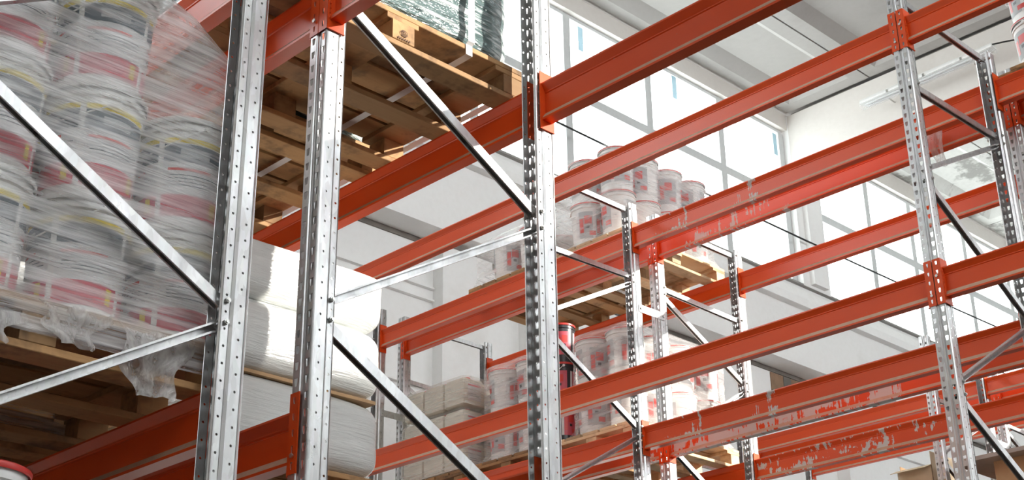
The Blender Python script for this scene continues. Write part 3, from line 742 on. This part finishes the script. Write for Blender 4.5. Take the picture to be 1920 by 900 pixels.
tag(ob('cardboard_box', MB().box(-.15, .15, -.2, .2, 0, .25).box(-.151, .151, -.02, .02, .2501, .2506, 1).mesh('cardboard_box', [CARD, CARDW]), None, (-6.45, 11.90, zp), .2), 'small closed cardboard box behind the open brown box', 'cardboard box')
tag(ob('cardboard_box', MB().box(-.33, .33, -.42, .42, 0, .28).box(-.331, .331, -.03, .03, .2801, .2806, 1).mesh('cardboard_box', [CARD, CARDW]), None, (-5.16, 11.54, zp)), 'closed cardboard box supporting the dusty board', 'cardboard box')
bt = thing('dusty_board', 'dusty grey board lying on a box at lower right', 'board', (-5.16, 11.55, zp+.2812))
for i in range(5): ob('plank', MB().box(-.62, .62, -.58+i*.232, -.352+i*.232, 0, .035+.006*(i % 2)).mesh('plank', [BOARDM]), bt)
tag(ob('wood_offcut', MB().box(-.25, .25, -.05, .05, 0, .05).mesh('wood_offcut', [WOOD]), None, (-2.90, 7.37-.235, Z3[1]+.001+.0)), 'short brown timber offcut on the beam at the right picture edge', 'timber')

# ------------------------------------------------------------------ hall
UW = -10.2; H_ = 10.15+CZ
def sbox(name, m, *a): return struct(ob(name, MB().box(*a).mesh(name, [m])))
sbox('floor', FLOORM, -12, 10, -6, 27, -.2, 0)
wl = struct(ob('wall_left', MB().box(-10.95, -10.55, -6, 27, 0, 6.9+CZ).mesh('wall_left', [WALL])))
# girder running along the wall below the windows
struct(ob('trim_1', MB().extr([(-10.56, 6.26+CZ), (UW, 6.26+CZ), (UW, 7.10+CZ), (-10.09, 7.10+CZ), (-10.09, 7.22+CZ), (-10.13, 7.36+CZ), (-10.18, 7.38+CZ), (-10.18, 7.44+CZ), (-10.56, 7.44+CZ)], -6, 27).mesh('girder', [WALL])))
g = bpy.data.objects['trim_1']; g.data.transform(Matrix(((0, 1, 0, 0), (1, 0, 0, 0), (0, 0, 1, 0), (0, 0, 0, 1)))); g.data.flip_normals()
sbox('trim_2', simple('grey_sill', (.34, .33, .31), .8), -10.19, -10.125, -6, 27, 7.441+CZ, 7.468+CZ)
sbox('trim_3', GAP_SHADE, -10.56, -10.53, -6, 27, 6.20+CZ, 6.258+CZ)  # dark strip painted as the shadow gap under the girder
for nm, (v0, v1, z0, z1, dx) in {'pilaster_a': (9.22, 9.95, 0, 6.19+CZ, .16), 'pilaster_b': (10.5, 11.3, 0, 6.19+CZ, .3), 'pilaster_c': (16.7, 17.5, 0, 6.19+CZ, .2)}.items():
    o = ob('pilaster', MB().box(-10.55, -10.55+dx, v0, v1, z0, z1).mesh('pilaster', [WALL]), wl)
for z in (5.72, 5.58, 4.6): ob('ledge', MB().box(-10.55, -10.50, 2, 9.2, z+CZ-.02, z+CZ).mesh('ledge', [WALL]), wl)
for z in (5.6, 5.1): ob('ledge', MB().box(-10.55, -10.49, 17.6, 26, z+CZ-.04, z+CZ).mesh('ledge', [WALL]), wl)
ob('rust_niche', MB().box(-10.55, -10.535, 15.3, 16.15, 5.9+CZ, 6.19+CZ).mesh('rust_niche', [RUST]), wl); ob('niche_gap', MB().box(-10.535, -10.528, 15.58, 15.75, 5.9+CZ, 6.19+CZ).mesh('niche_gap', [GAP_SHADE]), wl)  # niche_gap: dark strip painted as the shade of the niche opening
# window bands
WZ0, WZ1, WT = 7.44+CZ, 9.90+CZ, 8.78+CZ
def window(name, vs, v0, v1, labelless=True, papers=()):
    root = struct(ob(name, None)); x = -10.26
    fr = MB().box(x-.04, x+.04, v0, v1, WZ0, WZ0+.06).box(x-.04, x+.04, v0, v1, WZ1-.05, WZ1)
    ob('window_frame', fr.mesh('window_frame', [FRAMEM]), root)
    for v in vs: ob('mullion', MB().box(x-.04, x+.04, v-.06, v+.06, WZ0+.06, WZ1-.05).mesh('mullion', [FRAMEM]), root)
    for a, b in zip(vs[:-1], vs[1:]):
        ob('transom', MB().box(x-.04, x+.04, a+.06, b-.06, WT-.06, WT+.06).mesh('transom', [FRAMEM]), root)
        for z0, z1 in ((WZ0+.06, WT-.06), (WT+.06, WZ1-.05)):
            ob('pane', MB().box(x-.004, x+.004, a+.06, b-.06, z0, z1).mesh('pane', [GLASS]), root)
    return root
k_ = 1.026
window('window_1', [x*k_-.0 for x in (4.8, 6.3, 7.8, 9.28, 10.82, 12.33, 13.83, 15.24)], 4.8*k_, 15.66)
window('window_2', [16.42, 17.84, 19.12, 20.85, 22.3, 23.8, 25.3], 16.40, 25.4)
for i, (y, z) in enumerate(((11.30, 9.62), (13.15, 9.66), (15.42, 9.62))):
    tag(ob('paper_scrap', MB().box(-10.21, -10.208, y, y+.09, z-.18+CZ, z+.17+CZ).mesh('paper_scrap', [BLUEP])), ['blue paper scrap hanging in the leftmost upper pane', 'blue paper scrap hanging in the middle upper pane', 'blue paper scrap hanging at the window corner by the pier'][i], 'paper scrap')
# pier and lintel
sbox('trim_4', WALL, -10.55, -10.12, 15.70, 16.36, WZ0+.01, H_-.03)
sbox('trim_5', WALL, -10.12, -10.04, 15.86, 16.2, WZ0+.05, 9.21+CZ)
sbox('trim_6', LINTEL, -10.55, -10.14, -6, 27, WZ1, H_)
sbox('wall_back', WALL, -12, 10, 27, 27.3, 0, H_+.3)
sbox('wall_front', simple('grey_wall', (.36, .35, .34), .9), -12, 10, -6.3, -6, 0, H_+.3)
# unseen wall toward the sun; its window band shaped for where sunlight lands
sbox('wall_right', WALL, 7, 7.4, -6, 27, 0, 7.4)
sbox('trim_9', WALL, 7, 7.4, -6, 27, 10.9, H_+.3)
for k, (a, b) in enumerate(((-6, -5), (-1, 0), (3.6, 4.3), (6.9, 8.4), (11.3, 13.5), (18.5, 19.3), (24.5, 27))): sbox('trim_%d' % (10+k), WALL, 7, 7.4, a, b, 7.4, 10.9)  # solid piers added to shade the left load and the large right-hand frame
# ceiling slabs with ribs
ce = struct(ob('ceiling', MB().box(-11, 7, -6, 27.3, H_+.16, H_+.3).mesh('ceiling', [CEIL])))
def slab(u0, u1, v0, v1, m):
    rb = .20; d = .15; z0 = H_+.16
    mb = MB()
    # ribs on four sides, sloped inner flank
    o = [(u0, v0), (u1, v0), (u1, v1), (u0, v1)]; i1 = [(u0+rb, v0+rb), (u1-rb, v0+rb), (u1-rb, v1-rb), (u0+rb, v1-rb)]; i2 = [(u0+rb+.16, v0+rb+.16), (u1-rb-.16, v0+rb+.16), (u1-rb-.16, v1-rb-.16), (u0+rb+.16, v1-rb-.16)]
    vs = [(x, y, z0) for x, y in o]+[(x, y, z0-d) for x, y in o]+[(x, y, z0-d) for x, y in i1]+[(x, y, z0-.015) for x, y in i2]
    fs = []
    for k in range(4):
        n = (k+1) % 4; fs += [(k, n, 4+n, 4+k), (4+k, 4+n, 8+n, 8+k), (8+k, 8+n, 12+n, 12+k)]
    fs.append((12, 13, 14, 15)); mb.add(vs, fs); return mb.mesh('ceiling_slab', [m])
ucuts = [-10.13, -8.69, -5.69, -2.69, .31, 3.31, 6.31]; vc = [(-6, -.4), (-.38, 4.9), (4.92, 10.2), (10.22, 15.68)]
for a, b in zip(ucuts[:-1], ucuts[1:]):
    for c, d in vc: ob('ceiling_slab', slab(a+.012, b-.012, c, d, CEIL), ce)
    for c, d in ((16.37, 21.5), (21.52, 26.9)): ob('ceiling_slab', slab(a+.012, b-.012, c, d, PEEL), ce)
# transverse beam
sbox('trim_7', LINTEL, -10.119, 6.99, 15.70, 16.36, 9.22+CZ, H_-.03)
for k, (a, b) in enumerate(((-10.05, -8.95), (-8.3, -6.7), (-6.45, -5.3), (-4.6, -1.2))): sbox('trim_%d' % (30+k), GAP_SHADE, a, b, 15.72, 16.3, H_-.03, H_-.004)  # dark strips painted for the shade inside the gap above the beam
# fluorescent lamp
lt = thing('fluorescent_lamp', 'long unlit fluorescent lamp with clear cover under the ceiling beam', 'lamp', (-7.66, 15.30, 9.56+CZ))
lt.rotation_euler = (0, -.012, 0)
hou = [(-.055, .05), (-.07, .02), (-.07, 0), (-.06, -.012), (.06, -.012), (.07, 0), (.07, .02), (.055, .05)]
ob('housing', MB().extr(hou, -.98, .98).mesh('housing', [WHITEP]), lt)
for y in (-.032, .032):
    tb = ob('tube', MB().cyl((-.92, y, -.035), (.92, y, -.035), .014, 10).mesh('tube', [simple('lamp_tube', (.75, .75, .76), .2)], True), lt)
ob('clear_cover', MB().extr([(-.072, -.01), (-.066, -.055), (-.03, -.075), (.03, -.075), (.066, -.055), (.072, -.01)], -.985, .985).mesh('clear_cover', [film('lamp_cover', .18, .26, (.6, 2, 2), (.85, .85, .85), .12, .0)]), lt)
for x in (-.7, .7): ob('hanger', MB().cyl((x, 0, .05), (x, 0, .075), .02, 8).box(x-.01, x+.01, -.005, .41, .07, .078).mesh('hanger', [BOLT]), lt)
for x in (-.55, 0, .55):
    for s in (-1, 1): ob('clip', MB().box(x-.012, x+.012, s*.074-.004, s*.074+.004, -.02, .025).mesh('clip', [BOLT]), lt)
tag(ob('lamp_cord', MB().tube([(-6.70, 15.25, 9.60+CZ), (-6.60, 15.40, 9.66+CZ), (-6.50, 15.60, 9.74+CZ), (-6.42, 15.685, 9.77+CZ), (-6.0, 15.685, 9.83+CZ), (-5.2, 15.685, 9.9+CZ)], .012, 6).mesh('lamp_cord', [BLACK])), 'black lamp cord rising to the right along the ceiling beam', 'cable')
pts = []
for k in range(61):
    v = 4+ (25-4)*k/60; pts.append((-10.04, v, 8.10+CZ+.12*((v-13)/9)**2))
tag(ob('window_cable', MB().tube(pts, .013, 6).mesh('window_cable', [BLACK])), 'thin dark cable sagging across the windows', 'cable')
